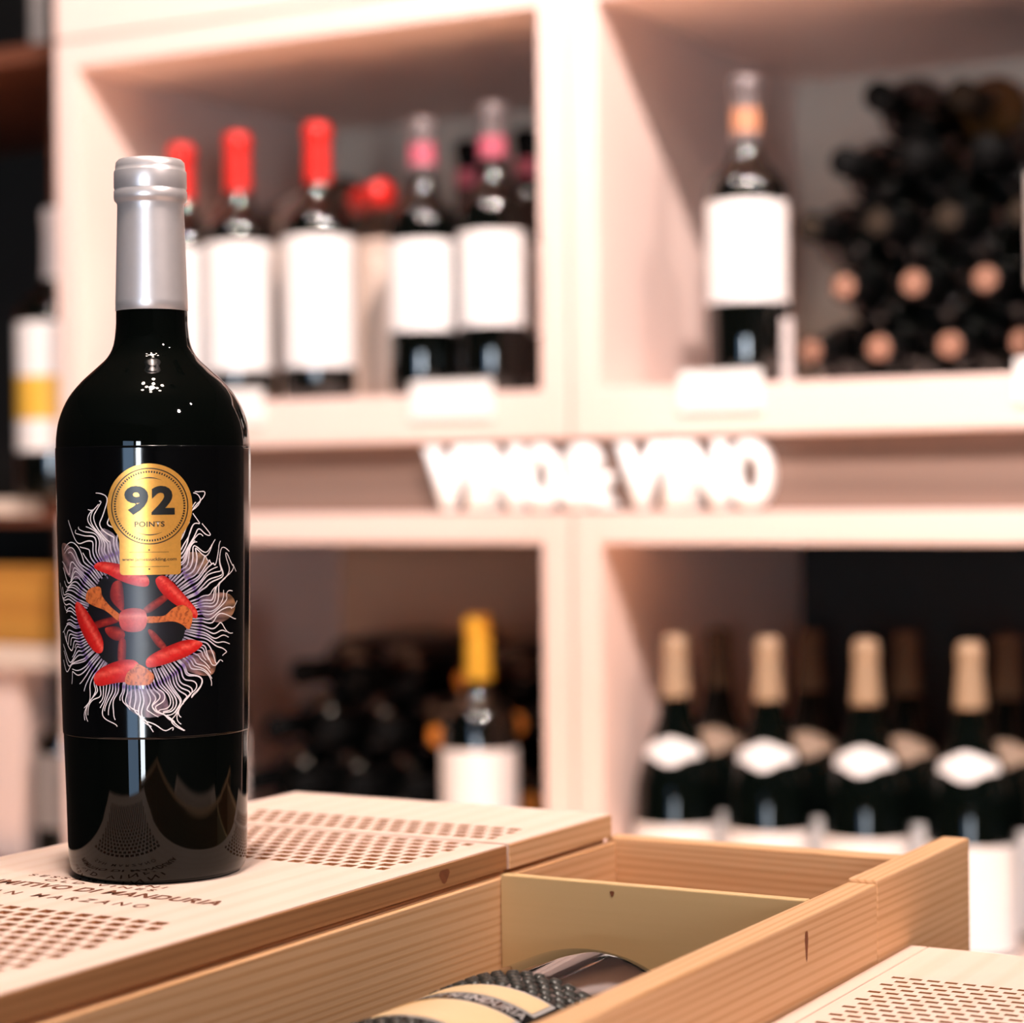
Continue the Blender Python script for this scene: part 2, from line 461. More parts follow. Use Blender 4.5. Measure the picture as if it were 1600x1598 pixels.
# ================================================================ BOTTLES: SHAPES
def bordeaux(R, H):
    """straight body, round shoulder, neck"""
    n = 0.0145
    body = [(0.0, 0.004), (R * 0.80, 0.001), (R * 0.93, 0.0015), (R, 0.008), (R, 0.05), (R, 0.10), (R, H * 0.60)]
    sh = smooth_prof([(R, H * 0.60), (R * 0.988, H * 0.628), (R * 0.93, H * 0.656), (R * 0.80, H * 0.682), (R * 0.60, H * 0.704), (n + 0.0050, H * 0.724), (n + 0.0020, H * 0.752), (n, H * 0.80), (n - 0.0005, H * 0.87), (n - 0.001, H - 0.020)], 4)
    return body[:-1] + sh + [(n + 0.0008, H - 0.018), (n + 0.0008, H - 0.004), (n - 0.002, H), (0, H)]

def champagne(R, H):
    body = [(0.0, 0.006), (R * 0.80, 0.001), (R * 0.94, 0.0015), (R, 0.01), (R, 0.06), (R, H * 0.42)]
    sh = smooth_prof([(R, H * 0.42), (R * 0.96, H * 0.50), (R * 0.80, H * 0.575), (R * 0.60, H * 0.645), (R * 0.43, H * 0.72), (0.0150, H * 0.80), (0.0122, H * 0.90), (0.0112, H - 0.022)], 4)
    return body[:-1] + sh + [(0.0124, H - 0.018), (0.0124, H - 0.006), (0.010, H), (0, H)]

PROF = {}
MESHES = {}
def shape(kind, R, H):
    k = (kind, R, H)
    if k not in PROF: PROF[k] = (bordeaux if kind == 'bordeaux' else champagne)(R, H)
    return k, PROF[k]

def cached(key, fn):
    if key not in MESHES: MESHES[key] = fn()
    return MESHES[key]

def sleeve(prof, z0, z1, off, steps=10, top=None):
    zs = sorted(set([z0, z1] + [z for (r, z) in prof if z0 < z < z1] + [z0 + (z1 - z0) * i / steps for i in range(1, steps)]))
    pts = [(interp(prof, z) + off, z) for z in zs]
    pts = [(interp(prof, z0), z0)] + pts
    if top is not None:
        pts += [(pts[-1][0] - 0.002, top + off), (0, top + off)]
    return pts

def bottle(name, label, loc, kind='bordeaux', R=0.039, H=0.305, glass='glass', cap=None, cap_from=0.75, bands=(), labels=(), rot=None, group=None, shoulder=None, end=None):
    """bottle > glass_body, capsule (> band), label; labels: (z0, z1, half angle deg, material)"""
    k, prof = shape(kind, R, H)
    t = thing(name, label, 'bottle', loc, rot, group)
    gb = obj('glass_body', cached((k, glass), lambda: lathe_mesh('glass_body', prof, glass, 40)), t)
    if cap:
        c = obj('capsule', cached((k, cap, cap_from), lambda: lathe_mesh('capsule', sleeve(prof, H * cap_from, H - 0.002, 0.0006, 8, H), cap, 28)), t)
        for (z0, z1, bm_) in bands:
            obj('band', cached((k, bm_, z0, z1), lambda: lathe_mesh('band', sleeve(prof, z0, z1, 0.0010, 4), bm_, 28)), c)
    for (z0, z1, ha, lm) in labels:
        obj('label', cached((k, lm, z0, z1, ha), lambda: lathe_mesh('label', [(R + 0.0004, z0), (R + 0.0004, z1)], lm, 30, -R_(ha), R_(ha))), t)
    if end:
        obj('capsule_end', cached((k, 'end', end), lambda: lathe_mesh('capsule_end', [(0.0122, H - 0.004), (0.0122, H + 0.0010), (0.0112, H + 0.0014), (0, H + 0.0014)], end, 24)), t)
    if shoulder:
        obj('neck_label', cached((k, shoulder.__name__), lambda: shoulder(prof)), t)
    return t

def medallion(prof, mat='paper'):
    """small scalloped label pasted on the sloping shoulder"""
    bm = bmesh.new()
    pts = []
    outline = [(-0.036, 0.000), (-0.034, 0.008), (-0.024, 0.012), (-0.016, 0.017), (-0.006, 0.022), (0.004, 0.0225), (0.013, 0.018),
               (0.022, 0.013), (0.033, 0.009), (0.036, 0.001), (0.033, -0.007), (0.022, -0.008), (0.014, -0.010), (0.006, -0.017),
               (-0.002, -0.019), (-0.010, -0.015), (-0.018, -0.009), (-0.030, -0.008)]
    poly_bm(outline, bm)
    slice_bm(bm, 0.004, True)
    zc = 0.180
    for v in bm.verts:
        z = zc + v.co.y * 0.66
        r = interp(prof, z) + 0.0007
        a = v.co.x / interp(prof, zc)
        v.co = Vector((r * math.sin(a), -r * math.cos(a), z))
    return bm_mesh('neck_label', bm, mat, out='round')

def medallion_darker(prof): return medallion(prof, 'paper_darker')

def face(x, y):
    """turn a label towards the aisle where the photographer stands"""
    return (0, 0, math.atan2(-x, y) * 0.55)

# ---------------------------------------------------------------- upper module behind the hero bottle
ZU = 1.405
red = [(-1.606, 2.085, 'red-capped bottle nearest the shelf side, mostly hidden by the big bottle', 0.308),
       (-1.5175, 2.075, 'red-capped bottle with tall white label just beside the big bottle neck', 0.312),
       (-1.4045, 2.072, 'red-capped bottle with tall white label, farthest from the big bottle', 0.313)]
for x, y, lb, H in red:
    bottle('wine_bottle', lb, (x, y, ZU), R=0.0415, H=H, cap='cap_red', cap_from=0.785,
           labels=[(0.037, 0.184, 100, 'paper')], rot=face(x, y), group='red-capped bottles')
pinkk = [(-1.268, 2.075, 'dark bottle with white label beside the pale wooden box, grey and pink capsule', 0.306, 0.0385, (0.072, 0.171)),
         (-1.1775, 2.072, 'dark bottle with white label nearest the divider, taller, grey and pink capsule', 0.314, 0.039, (0.073, 0.1745))]
for x, y, lb, H, R, (l0, l1) in pinkk:
    bottle('wine_bottle', lb, (x, y, ZU), R=R, H=H, cap='cap_grey', cap_from=0.80, bands=[(0.255, 0.278, 'cap_pink')],
           labels=[(l0, l1, 100, 'paper')], rot=face(x, y), group='pink-banded bottles')
for x, y, lb in ((-1.303, 2.235, 'black-topped pink-banded bottle standing behind, between two white-labelled bottles'),
                 (-1.205, 2.20, 'black-topped pink-banded bottle standing behind, half hidden by the divider')):
    bottle('wine_bottle', lb, (x, y, ZU), R=0.0385, H=0.306, cap='cap_dark', cap_from=0.80, bands=[(0.252, 0.272, 'cap_pink')],
           labels=[(0.072, 0.171, 100, 'paper')], rot=face(x, y), group='pink-banded bottles')
# pale wooden box at the back with two bottles lying on it
wb = thing('wooden_box', 'pale wooden box standing on the shelf behind the red-capped bottles', 'box', (-1.43, 2.16, ZU))
panel('front_panel', -1.600, -1.345, 2.145, 2.155, ZU, 1.583, 'pine_lid', wb, 0.002)
panel('body', -1.600, -1.345, 2.155, 2.33, ZU, 1.583, 'pine_lid', wb, 0.002)
panel('lid', -1.603, -1.342, 2.142, 2.333, 1.583, 1.593, 'pine_lid', wb, 0.002)
bottle('wine_bottle', 'bottle lying on top of the pale wooden box, grey label and red cap', (-1.598, 2.275, 1.593 + 0.0375), R=0.0365, H=0.300, cap='cap_red', cap_from=0.785,
       labels=[(0.07, 0.135, 180, 'paper_grey')], rot=(R_(88), 0, R_(58)))

# ---------------------------------------------------------------- upper module with the pile
bottle('wine_bottle', 'dark bottle with white label standing by the pile, copper band on neck', (-0.882, 2.072, ZU), R=0.0415, H=0.314,
       cap='cap_grey', cap_from=0.78, bands=[(0.256, 0.280, 'cap_copper')], labels=[(0.083, 0.185, 95, 'paper')], rot=face(-0.88, 2.07))
bottle('wine_bottle', 'white-labelled bottle cut off by the picture edge, beside the pile', (-0.549, 2.066, ZU), R=0.0415, H=0.314,
       cap='cap_dark', cap_from=0.78, labels=[(0.083, 0.190, 95, 'paper')], rot=face(-0.55, 2.07))
pr = 0.0365
def pile_row(z, xs_, cap, names, y=2.12, H=0.300, R=pr, glass='glass'):
    for x, nm in zip(xs_, names):
        bottle('wine_bottle', nm, (x, y + H, z), R=R, H=H, glass=glass, cap='cap_dark', cap_from=0.80, end=cap, rot=(PI / 2, 0, 0), group='bottles lying neck-out in the upper pile')
dz = 0.0634
z0 = ZU + pr
ordn = ['first', 'second', 'third', 'fourth', 'fifth', 'sixth']
def nm(row, n): return [f'{ordn[i]} bottle from the white label in the {row} of the upper pile' for i in range(n)]
pile_row(z0, [-0.8335, -0.760, -0.6865, -0.613, -0.5395, -0.466], 'cap_tan', nm('bottom row', 6))
pile_row(z0 + dz, [-0.797, -0.7233, -0.6497, -0.576, -0.5025], 'cap_tan', nm('second row', 5))
pile_row(z0 + 2 * dz, [-0.8335, -0.760, -0.6865, -0.613, -0.5395], 'cap_shaded', nm('third row', 5))  # shade put into the cap ends' colour; rows above have no ends
pile_row(z0 + 3 * dz, [-0.797, -0.7233, -0.6497], None, nm('fourth row', 3))
pile_row(z0 + 4 * dz, [-0.760], None, ['topmost black bottle crowning the upper pile'])
bottle('wine_bottle', 'brown bottle on the upper pile beside its topmost black bottle', (-0.6865, 2.46, z0 + 4 * dz), R=pr, H=0.300, glass='glass_brown',
       cap='cap_shaded', cap_from=0.78, rot=(PI / 2, 0, 0))
card = tag(panel('price_card', -0.8225, -0.8115, 2.015, 2.018, ZU, 1.468, 'cap_white', None, 0.0006), 'narrow white card standing at the foot of the pile', 'card')

# ---------------------------------------------------------------- price tags clipped to the shelf edge
def price_tag(x0, x1, z1, label):
    t = thing('price_tag', label, 'price tag', ((x0 + x1) / 2, FY - 0.004, z1 - 0.042), group='price tags on the shelf edges')
    panel('card', x0, x1, FY - 0.0045, FY - 0.002, z1 - 0.040, z1, 'tag', t, 0.0006)
    panel('clip', x0 + 0.004, x1 - 0.004, FY - 0.002, FY - 0.0002, z1 - 0.034, z1 - 0.012, 'tag', t, 0.0004)
price_tag(-1.2375, -1.138, 1.4185, 'white price tag on the shelf edge under the pink-banded bottles')
price_tag(-0.924, -0.836, 1.4185, 'white price tag on the shelf edge under the copper-banded bottle')
price_tag(-0.585, -0.50, 1.4185, 'white price tag on the shelf edge by the picture edge')
price_tag(-1.52, -1.43, 1.4185, 'white price tag on the shelf edge under the red-capped bottles')

# ---------------------------------------------------------------- lower module below, gold-capped bottle and two piles
ZL = 0.8555
bottle('wine_bottle', 'gold-capped dark bottle with white label standing below the sign', (-1.2035, 2.075, ZL), R=0.0415, H=0.3115, cap='cap_gold', cap_from=0.775,
       labels=[(0.04, 0.169, 100, 'paper')], rot=face(-1.2, 2.07))
bottle('wine_bottle', 'white-labelled bottle peeking out behind the big bottle, below the sign', (-1.566, 2.075, ZL), R=0.0415, H=0.306, cap='cap_dark', cap_from=0.775,
       labels=[(0.04, 0.172, 100, 'paper')], rot=face(-1.55, 2.07))
def lying(x, z, cap, lb, R=0.038, H=0.300, y=2.125, group='bottles lying neck-out in the lower pile'):
    bottle('wine_bottle', lb, (x, y + H, z), R=R, H=H, cap='cap_dark', cap_from=0.80, end=cap if cap != 'cap_dark' else None, rot=(PI / 2, 0, 0), group=group)
zz = ZL + 0.038
def nl(row, n): return [f'{ordn[i]} black-capped bottle from the big bottle in the {row} of the lower pile' for i in range(n)]
for (row, z, xs_) in (('bottom row', zz, [-1.590, -1.5135, -1.437, -1.3605]), ('second row', zz + 0.066, [-1.552, -1.475, -1.3985]),
                      ('third row', zz + 0.132, [-1.5135, -1.437, -1.3605]), ('top row', zz + 0.198, [-1.475, -1.3985])):
    for x, n_ in zip(xs_, nl(row, 6)): lying(x, z, 'cap_dark', n_)
lying(-1.2845, zz, 'cap_orange', 'orange-capped lying bottle at the bottom, next to the black-capped pile', R=0.0375)
lying(-1.322, zz + 0.066, 'cap_dark', 'black-capped lying bottle wedged between the two lower piles', R=0.0375)
lying(-1.2871 + 0.0003, 1.027, 'cap_orange', 'orange-capped lying bottle just beside the white label of the gold-capped bottle', R=0.0365)
lying(-1.2508, 1.0905, 'cap_orange', 'topmost orange-capped lying bottle, beside the gold cap', R=0.0365)
lying(-1.247, zz + 0.064, 'cap_orange', 'orange-capped lying bottle hidden behind the gold-capped bottle', R=0.036)
lying(-1.208, zz, 'cap_orange', 'orange-capped lying bottle on the shelf floor behind the gold-capped bottle', R=0.0375)
lying(-1.130, zz, 'cap_orange', 'orange-capped lying bottle on the shelf floor by the divider', R=0.0375)
lying(-1.1685, zz + 0.0655, 'cap_orange', 'orange-capped lying bottle low down by the divider', R=0.036)
lying(-1.1845, 1.045, 'cap_orange', 'orange-capped lying bottle between the gold cap and the divider', R=0.036)

# ---------------------------------------------------------------- lower module with champagne-shaped bottles
cx = [-0.9575, -0.8555, -0.7525, -0.6480, -0.5435]
for i, x in enumerate(cx):
    bottle('sparkling_bottle', f'champagne-shaped black bottle, {ordn[i]} from the divider in the front row', (x, 2.053, ZL), 'champagne', R=0.0435, H=0.297, glass='glass_green',
           cap='cap_foil', cap_from=0.79, labels=[(0.006, 0.108, 100, 'paper')], rot=face(x, 2.09), group='front row of champagne-shaped bottles', shoulder=medallion)
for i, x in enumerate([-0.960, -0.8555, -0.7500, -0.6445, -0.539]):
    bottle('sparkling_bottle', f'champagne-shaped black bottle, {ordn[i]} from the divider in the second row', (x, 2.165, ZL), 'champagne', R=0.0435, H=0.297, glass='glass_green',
           cap='cap_darkerfoil', cap_from=0.79, labels=[(0.006, 0.108, 100, 'paper')], rot=face(x, 2.2), group='second row of champagne-shaped bottles', shoulder=medallion_darker)

# ================================================================ DARK RACK beside the modules
rk = thing('dark_rack', 'dark red-brown wooden bottle rack beside the pale shelf modules', 'rack', (-2.0, 2.05, 0.0))
panel('upright', -1.845, -1.728, 2.13, 2.60, 0.0, 2.6, 'rack', rk)
panel('upright', -2.42, -2.38, 2.05, 2.60, 0.0, 2.6, 'rack', rk)
panel('back_panel', -2.38, -1.845, 2.58, 2.60, 0.0, 2.6, 'back_black', rk, 0)
for (z0_, z1_, mt) in ((1.826, 1.848, 'rack'), (1.268, 1.298, 'rack'), (1.092, 1.120, 'rack_pale'), (0.83, 0.855, 'rack'), (0.40, 0.43, 'rack'), (0.04, 0.07, 'rack')):
    panel('shelf_board', -2.38, -1.728, 2.05, 2.13, z0_, z1_, mt, rk, 0.001)
    panel('shelf_board', -2.38, -1.845, 2.13, 2.58, z0_, z1_, mt, rk, 0.001)
panel('price_rail', -2.38, -1.797, 2.046, 2.050, 1.279, 1.2985, 'rack_pale', rk, 0.001)
panel('side_panel', -1.905, -1.853, 2.07, 2.13, 0.855, 1.092, 'ash_z', rk, 0.001)
bottle('magnum_bottle', 'large dark bottle with white and yellow label bands on the dark rack', (-1.792, 2.076, 1.298), R=0.049, H=0.352, cap='cap_white', cap_from=0.76,
       labels=[(0.148, 0.213, 100, 'paper'), (0.096, 0.148, 100, 'paper_yellow'), (0.058, 0.096, 100, 'paper')], rot=face(-1.8, 2.1))
bottle('wine_bottle', 'dark bottle with a grey label low on the dark rack, partly behind the big bottle', (-1.795, 2.088, 0.855), R=0.038, H=0.232, cap='cap_dark', cap_from=0.80,
       labels=[(0.045, 0.135, 80, 'paper_grey')], rot=face(-1.8, 2.1))
bottle('clear_bottle', 'pale glass bottle standing on the top board of the dark rack', (-1.825, 2.09, 1.848), R=0.012, H=0.20, glass='paper_grey', rot=face(-1.8, 2.1))
am = thing('amber_case', 'amber wooden case lying on the dark rack below the yellow label', 'box', (-1.90, 2.08, 1.12))
panel('body', -2.10, -1.792, 2.062, 2.128, 1.12, 1.208, 'amber', am, 0.002)
panel('lid', -2.102, -1.790, 2.060, 2.128, 1.208, 1.216, 'amber', am, 0.001)

# ================================================================ DISPLAY TABLE AND WINE BOXES
TZ = 0.990
tb = thing('display_table', 'dark wooden display table under the wine boxes', 'table', (-0.35, 0.6, 0.0))
panel('tabletop', -0.90, 0.25, 0.10, 1.10, TZ - 0.04, TZ, 'table', tb, 0.002)
for (lx, ly) in ((-0.86, 0.14), (0.21, 0.14), (-0.86, 1.06), (0.21, 1.06)):
    panel('leg', lx - 0.03, lx + 0.03, ly - 0.03, ly + 0.03, 0.0, TZ - 0.04, 'table', tb, 0.003)

LIDZ = 1.1455
def vent_lid(name, x0, x1, y0, y1, z0, z1, fields, depth, mat, parent):
    """lid board with rows of cut slots; fields: (fx0, fx1, fy0, fy1, pitch x, slot x, pitch y, slot y, phase)"""
    bx = {x0, x1}; by = {y0, y1}
    fields_ = []
    for (fx0, fx1, fy0, fy1, px, sx, py, sy, ph) in fields:
        rows = []
        k = 0
        y = fy1
        while y - sy >= fy0 - 1e-9:
            rows.append((y - sy, y, (ph + 0.5 * (k % 2)) * px))
            by.update((y - sy, y)); y -= py; k += 1
        fields_.append((fx0, fx1, rows, px, sx))
    # columns are cut per row so slots never need a shared grid
    ys = sorted(by)
    verts, faces, index = [], [], {}
    def vid(x, y, z):
        k = (round(x, 6), round(y, 6), round(z, 6))
        if k not in index:
            index[k] = len(verts); verts.append((x, y, z))
        return index[k]
    cut = []
    def quad(a, b, c, d, burnt=0):
        faces.append((vid(*a), vid(*b), vid(*c), vid(*d))); cut.append(burnt)
    for ya, yb in zip(ys, ys[1:]):
        slots = []
        for (fx0, fx1, rows, px, sx) in fields_:
            for (ra, rb, off) in rows:
                if abs(ra - ya) < 1e-7 and abs(rb - yb) < 1e-7:
                    k = 0
                    x = fx0 + off
                    while x < fx1:
                        a, b = max(x, fx0), min(x + sx, fx1)
                        if b - a > sx * 0.25: slots.append((a, b))
                        x += px
        cuts = sorted({x0, x1} | {v for s in slots for v in s})
        ss = set(slots)
        for xa, xb in zip(cuts, cuts[1:]):
            if (xa, xb) in ss:
                zb = z1 - depth
                quad((xa, ya, zb), (xb, ya, zb), (xb, yb, zb), (xa, yb, zb), 1)
                quad((xa, ya, z1), (xb, ya, z1), (xb, ya, zb), (xa, ya, zb), 1)
                quad((xb, yb, z1), (xa, yb, z1), (xa, yb, zb), (xb, yb, zb), 1)
                quad((xa, yb, z1), (xa, ya, z1), (xa, ya, zb), (xa, yb, zb), 1)
                quad((xb, ya, z1), (xb, yb, z1), (xb, yb, zb), (xb, ya, zb), 1)
            else:
                quad((xa, ya, z1), (xb, ya, z1), (xb, yb, z1), (xa, yb, z1))
    quad((x0, y0, z0), (x0, y1, z0), (x1, y1, z0), (x1, y0, z0))
    quad((x0, y0, z0), (x1, y0, z0), (x1, y0, z1), (x0, y0, z1))
    quad((x1, y1, z0), (x0, y1, z0), (x0, y1, z1), (x1, y1, z1))
    quad((x0, y1, z0), (x0, y0, z0), (x0, y0, z1), (x0, y1, z1))
    quad((x1, y0, z0), (x1, y1, z0), (x1, y1, z1), (x1, y0, z1))
    c = Vector(((x0 + x1) / 2, (y0 + y1) / 2, z1))
    me = mesh(name, [Vector(v) - c for v in verts], faces, mat)
    me.materials.append(M['slot'])
    me.polygons.foreach_set('material_index', cut)
    return obj(name, me, parent, c - parent.location), c

# --- closed box under the bottle
BX0, BX1, BY0, BY1 = -0.657, -0.4762, 0.490, 0.943
cb = thing('wine_box', 'closed pine wine box with latticed lid, the big bottle standing on it', 'wine box', ((BX0 + BX1) / 2, 0.65, TZ))
WT = 1.1335
panel('side_panel', BX0 + 0.001, BX0 + 0.013, BY0, BY1, TZ, WT, 'pine_y', cb)
panel('side_panel', BX1 - 0.014, BX1 - 0.002, BY0, BY1, TZ, WT, 'pine_y', cb)
panel('end_panel', BX0 + 0.013, BX1 - 0.014, BY1 - 0.012, BY1, TZ, WT, 'pine_x', cb)
panel('end_panel', BX0 + 0.013, BX1 - 0.014, BY0, BY0 + 0.012, TZ, WT, 'pine_x', cb)
panel('base_panel', BX0 + 0.013, BX1 - 0.014, BY0 + 0.012, BY1 - 0.012, TZ, TZ + 0.008, 'pine_y', cb)
lid, lc = vent_lid('lid', BX0, BX1, BY0, 0.8425, WT + 0.0015, LIDZ,
                   [(BX0 + 0.020, -0.4955, 0.515, 0.6362, 0.0088, 0.0060, 0.00865, 0.0056, 0.0),
                    (BX0 + 0.020, -0.4895, 0.7575, 0.8425 - 0.003, 0.0088, 0.0060, 0.00865, 0.0056, 0.25)], 0.0022, 'pine_lid', cb)
erl, ec = vent_lid('lid_end_board', BX0, BX1 + 0.0012, 0.8433, BY1, WT + 0.0015, LIDZ + 0.0006,
                   [(BX0 + 0.020, -0.4875, 0.8440, 0.8825, 0.0088, 0.0060, 0.00865, 0.0056, 0.1)], 0.0022, 'pine_lid', cb)
# branded lettering burnt into the lid
def lid_text(body, u0, u1, v0, v1, bold, spacing=1.0):
    bm = text_bm(body, u0 - lc.x, u1 - lc.x, v0 - lc.y, v1 - lc.y, bold, spacing)
    for v in bm.verts: v.co.z = 0.00012
    obj('lettering', bm_mesh('lettering', bm, 'ink_burn', out='up'), lid)
lid_text('SESSANTANNI', -0.6145, -0.545, 0.6900, 0.6938, 0.01, 1.5)
lid_text('OLD VINES', -0.601, -0.545, 0.6835, 0.6872, 0.01, 1.5)
lid_text('PRIMITIVO DI MANDURIA', -0.6295, -0.5045, 0.6705, 0.6790, 0.03, 1.1)
lid_text('SAN MARZANO', -0.610, -0.5264, 0.6540, 0.6605, 0.010, 1.6)
def knot(parent, world, sx, sy, axis, mat='knot', name='knot'):
    """small dark knot set flush in a board"""
    bm = bmesh.new()
    bmesh.ops.create_circle(bm, cap_ends=True, segments=14, radius=1.0)
    for v in bm.verts:
        w = 1 + 0.18 * math.sin(3 * math.atan2(v.co.y, v.co.x))
        a, b = v.co.x * sx * w, v.co.y * sy * w
        v.co = Vector((0, a, b)) if axis == 'x' else (Vector((a, 0, b)) if axis == 'y' else Vector((a, b, 0)))
    pl = parent.location + (parent.parent.location if parent.parent else Vector())
    return obj(name, bm_mesh(name, bm, mat), parent, Vector(world) - pl)
panel('edge_strip', BX1, BX1 + 0.0010, BY0, 0.8425, WT + 0.0015, LIDZ - 0.0004, 'pine_edge', cb, 0.0003)
panel('edge_strip', BX1 + 0.0012, BX1 + 0.0020, 0.8433, BY1, WT + 0.0015, LIDZ, 'pine_y', cb, 0.0003)
knot(lid, (BX1 + 0.0010 + 0.0001, 0.789, 1.1405), 0.004, 0.003, 'x')

# --- open box beside it
OX0, OX1 = -0.4762, -0.3185
OT = 1.1345
ob = thing('wine_box', 'open pine wine box with a divider, a bottle lying inside', 'wine box', ((OX0 + OX1) / 2, 0.65, TZ))
OL = panel('side_panel', OX0 - 0.0018, OX0 + 0.0035, 0.40, 0.9445, TZ + 0.008, 1.1325, 'pine_y', ob, 0.0005)
ORr = panel('side_panel', OX1 - 0.013, OX1, 0.40, 0.880, TZ, OT, 'pine_y', ob)
OR2 = panel('side_panel', OX1 - 0.013, OX1, 0.880, 1.006, TZ, OT + 0.0015, 'pine_y', ob)
panel('end_panel', OX0 - 0.0018, OX1 - 0.013, 0.9445, 0.9565, TZ, OT, 'pine_x', ob)
dv = panel('divider', OX0 + 0.0036, OX1 - 0.0132, 0.832, 0.8375, TZ + 0.008, OT, 'ply', ob, 0.0005)
panel('end_panel', OX0 + 0.0036, OX1 - 0.013, 0.40, 0.412, TZ, OT, 'pine_x', ob)
panel('base_panel', OX0 - 0.0018, OX1 - 0.013, 0.412, 0.9445, TZ, TZ + 0.008, 'pine_y', ob, 0)
knot(ORr, (OX1 + 0.0001, 0.800, 1.124), 0.0016, 0.006, 'x')
knot(dv, (-0.4185, 0.8318, 1.1305), 0.0010, 0.0012, 'y', name='nail_hole')

# --- low closed box in the corner of the picture
LX0, LX1, LY0, LY1, LZ = -0.3175, -0.10, 0.47, 0.9185, 1.102
lb = thing('wine_box', 'low pine wine box with brick-pattern slotted lid in the picture corner', 'wine box', ((LX0 + LX1) / 2, 0.62, TZ))
panel('side_panel', LX0, LX0 + 0.0078, LY0, LY1, TZ, LZ, 'pine_lid', lb, 0.0005)
panel('side_panel', LX1 - 0.0078, LX1, LY0, LY1, TZ, LZ, 'pine_lid', lb, 0.0005)
panel('end_panel', LX0 + 0.0078, LX1 - 0.0078, LY1 - 0.010, LY1, TZ, LZ - 0.0095, 'pine_x', lb)
panel('end_panel', LX0 + 0.0078, LX1 - 0.0078, LY0, LY0 + 0.010, TZ, LZ - 0.0095, 'pine_x', lb)
panel('base_panel', LX0 + 0.0078, LX1 - 0.0078, LY0 + 0.01, LY1 - 0.01, TZ, TZ + 0.008, 'pine_y', lb, 0)
ll, llc = vent_lid('lid', LX0 + 0.0084, LX1 - 0.0084, LY0, LY1, LZ - 0.009, LZ - 0.0002,
                   [(-0.3080, -0.115, 0.49, 0.8568, 0.00740, 0.0052, 0.00705, 0.0029, 0.6)], 0.003, 'pine_lid', lb)

# ================================================================ BOTTLE LYING IN THE OPEN BOX
MR, MH = 0.0598, 0.37
mg_prof = [(0.0, 0.012), (MR * 0.55, 0.008), (MR * 0.78, 0.0008), (MR * 0.86, 0.0008)] + smooth_prof([(MR * 0.86, 0.0008), (MR * 0.95, 0.0035), (MR * 0.992, 0.010), (MR, 0.020), (MR, 0.06)], 4) + \
    [(MR, 0.21)] + smooth_prof([(MR, 0.21), (MR * 0.97, 0.228), (MR * 0.80, 0.250), (0.030, 0.268), (0.020, 0.285), (0.017, 0.31), (0.016, MH)], 4) + [(0, MH)]
mg = thing('magnum_bottle', 'dark magnum bottle with gold panelled label lying in the open box', 'bottle', (-0.4035, 0.791, TZ + 0.008 + MR + 0.0008), rot=(PI / 2, 0, 0))
obj('glass_body', lathe_mesh('glass_body', mg_prof, 'glass', 96), mg)
# the label looks up: after the turn local +Y is world up, so angles count from +Y (a = pi on the lathe)
def magnum_map(bm, off):
    for v in bm.verts:
        a = v.co.x / MR                       # u runs round the bottle, towards the open side of the box
        r = MR + off + v.co.z
        v.co = Vector((r * math.sin(a), r * math.cos(a), v.co.y))
ml = obj('label', lathe_mesh('label', [(MR + 0.0003, 0.061), (MR + 0.0003, 0.205)], 'label_black', 60, PI - R_(62), PI + R_(62)), mg)
D25 = R_(25.5) * MR
def strip(z0_, z1_, u0_, u1_, mat, name, off):
    bm = poly_bm([(u0_, z0_), (u1_, z0_), (u1_, z1_), (u0_, z1_)])
    slice_bm(bm, 0.003)
    magnum_map(bm, off)
    return obj(name, bm_mesh(name, bm, mat, True, out='round'), ml)
strip(0.0865, 0.1035, -D25, D25, 'silver_ink', 'panel_border', 0.0005)
strip(0.0880, 0.1020, -D25 + 0.0018, D25 - 0.0018, 'gold_panel', 'gold_panel', 0.0007)
strip(0.1125, 0.1425, -D25, D25, 'silver_ink', 'panel_border', 0.0005)
strip(0.1138, 0.1410, -D25 + 0.0018, D25 - 0.0018, 'gold_panel', 'gold_panel', 0.0007)
bm = text_bm('PRIMITIVO DI MANDURIA', -D25 - 0.018, D25 - 0.001, 0.0, 0.0062, 0.01, 1.05)
for v in bm.verts: v.co = Vector((v.co.x, 0.1110 - v.co.y, 0))
slice_bm(bm, 0.003); magnum_map(bm, 0.0008)
obj('lettering', bm_mesh('lettering', bm, 'silver_ink', out='round'), ml)
def cobbles(zs, ang):
    """embossed bands of small raised stones"""
    bm = bmesh.new()
    for j, z in enumerate(zs):
        n = int(2 * ang / 0.0062)
        for k in range(n):
            u = -ang + (k + 0.5 * (j % 2)) * 0.0062 + random.uniform(-0.0006, 0.0006)
            w, h = random.uniform(0.0019, 0.0026), random.uniform(0.0015, 0.0020)
            lo = [(u - w, z - h), (u + w, z - h), (u + w, z + h), (u - w, z + h)]
            hi = [(u - w * .7, z - h * .6), (u + w * .7, z - h * .6), (u + w * .7, z + h * .6), (u - w * .7, z + h * .6)]
            a = [bm.verts.new((*p, 0)) for p in lo]; b = [bm.verts.new((*p, 0.0010)) for p in hi]
            bm.faces.new(b)
            for i in range(4): bm.faces.new((a[i], a[(i + 1) % 4], b[(i + 1) % 4], b[i]))
    magnum_map(bm, 0.0003)
    return bm_mesh('embossed_band', bm, 'pewter', True)
obj('embossed_band', cobbles([0.0645, 0.0690, 0.0735, 0.0780, 0.0825], R_(58) * MR), ml)
obj('embossed_band', cobbles([0.1465, 0.1510, 0.1555, 0.1600, 0.1645], R_(58) * MR), ml)

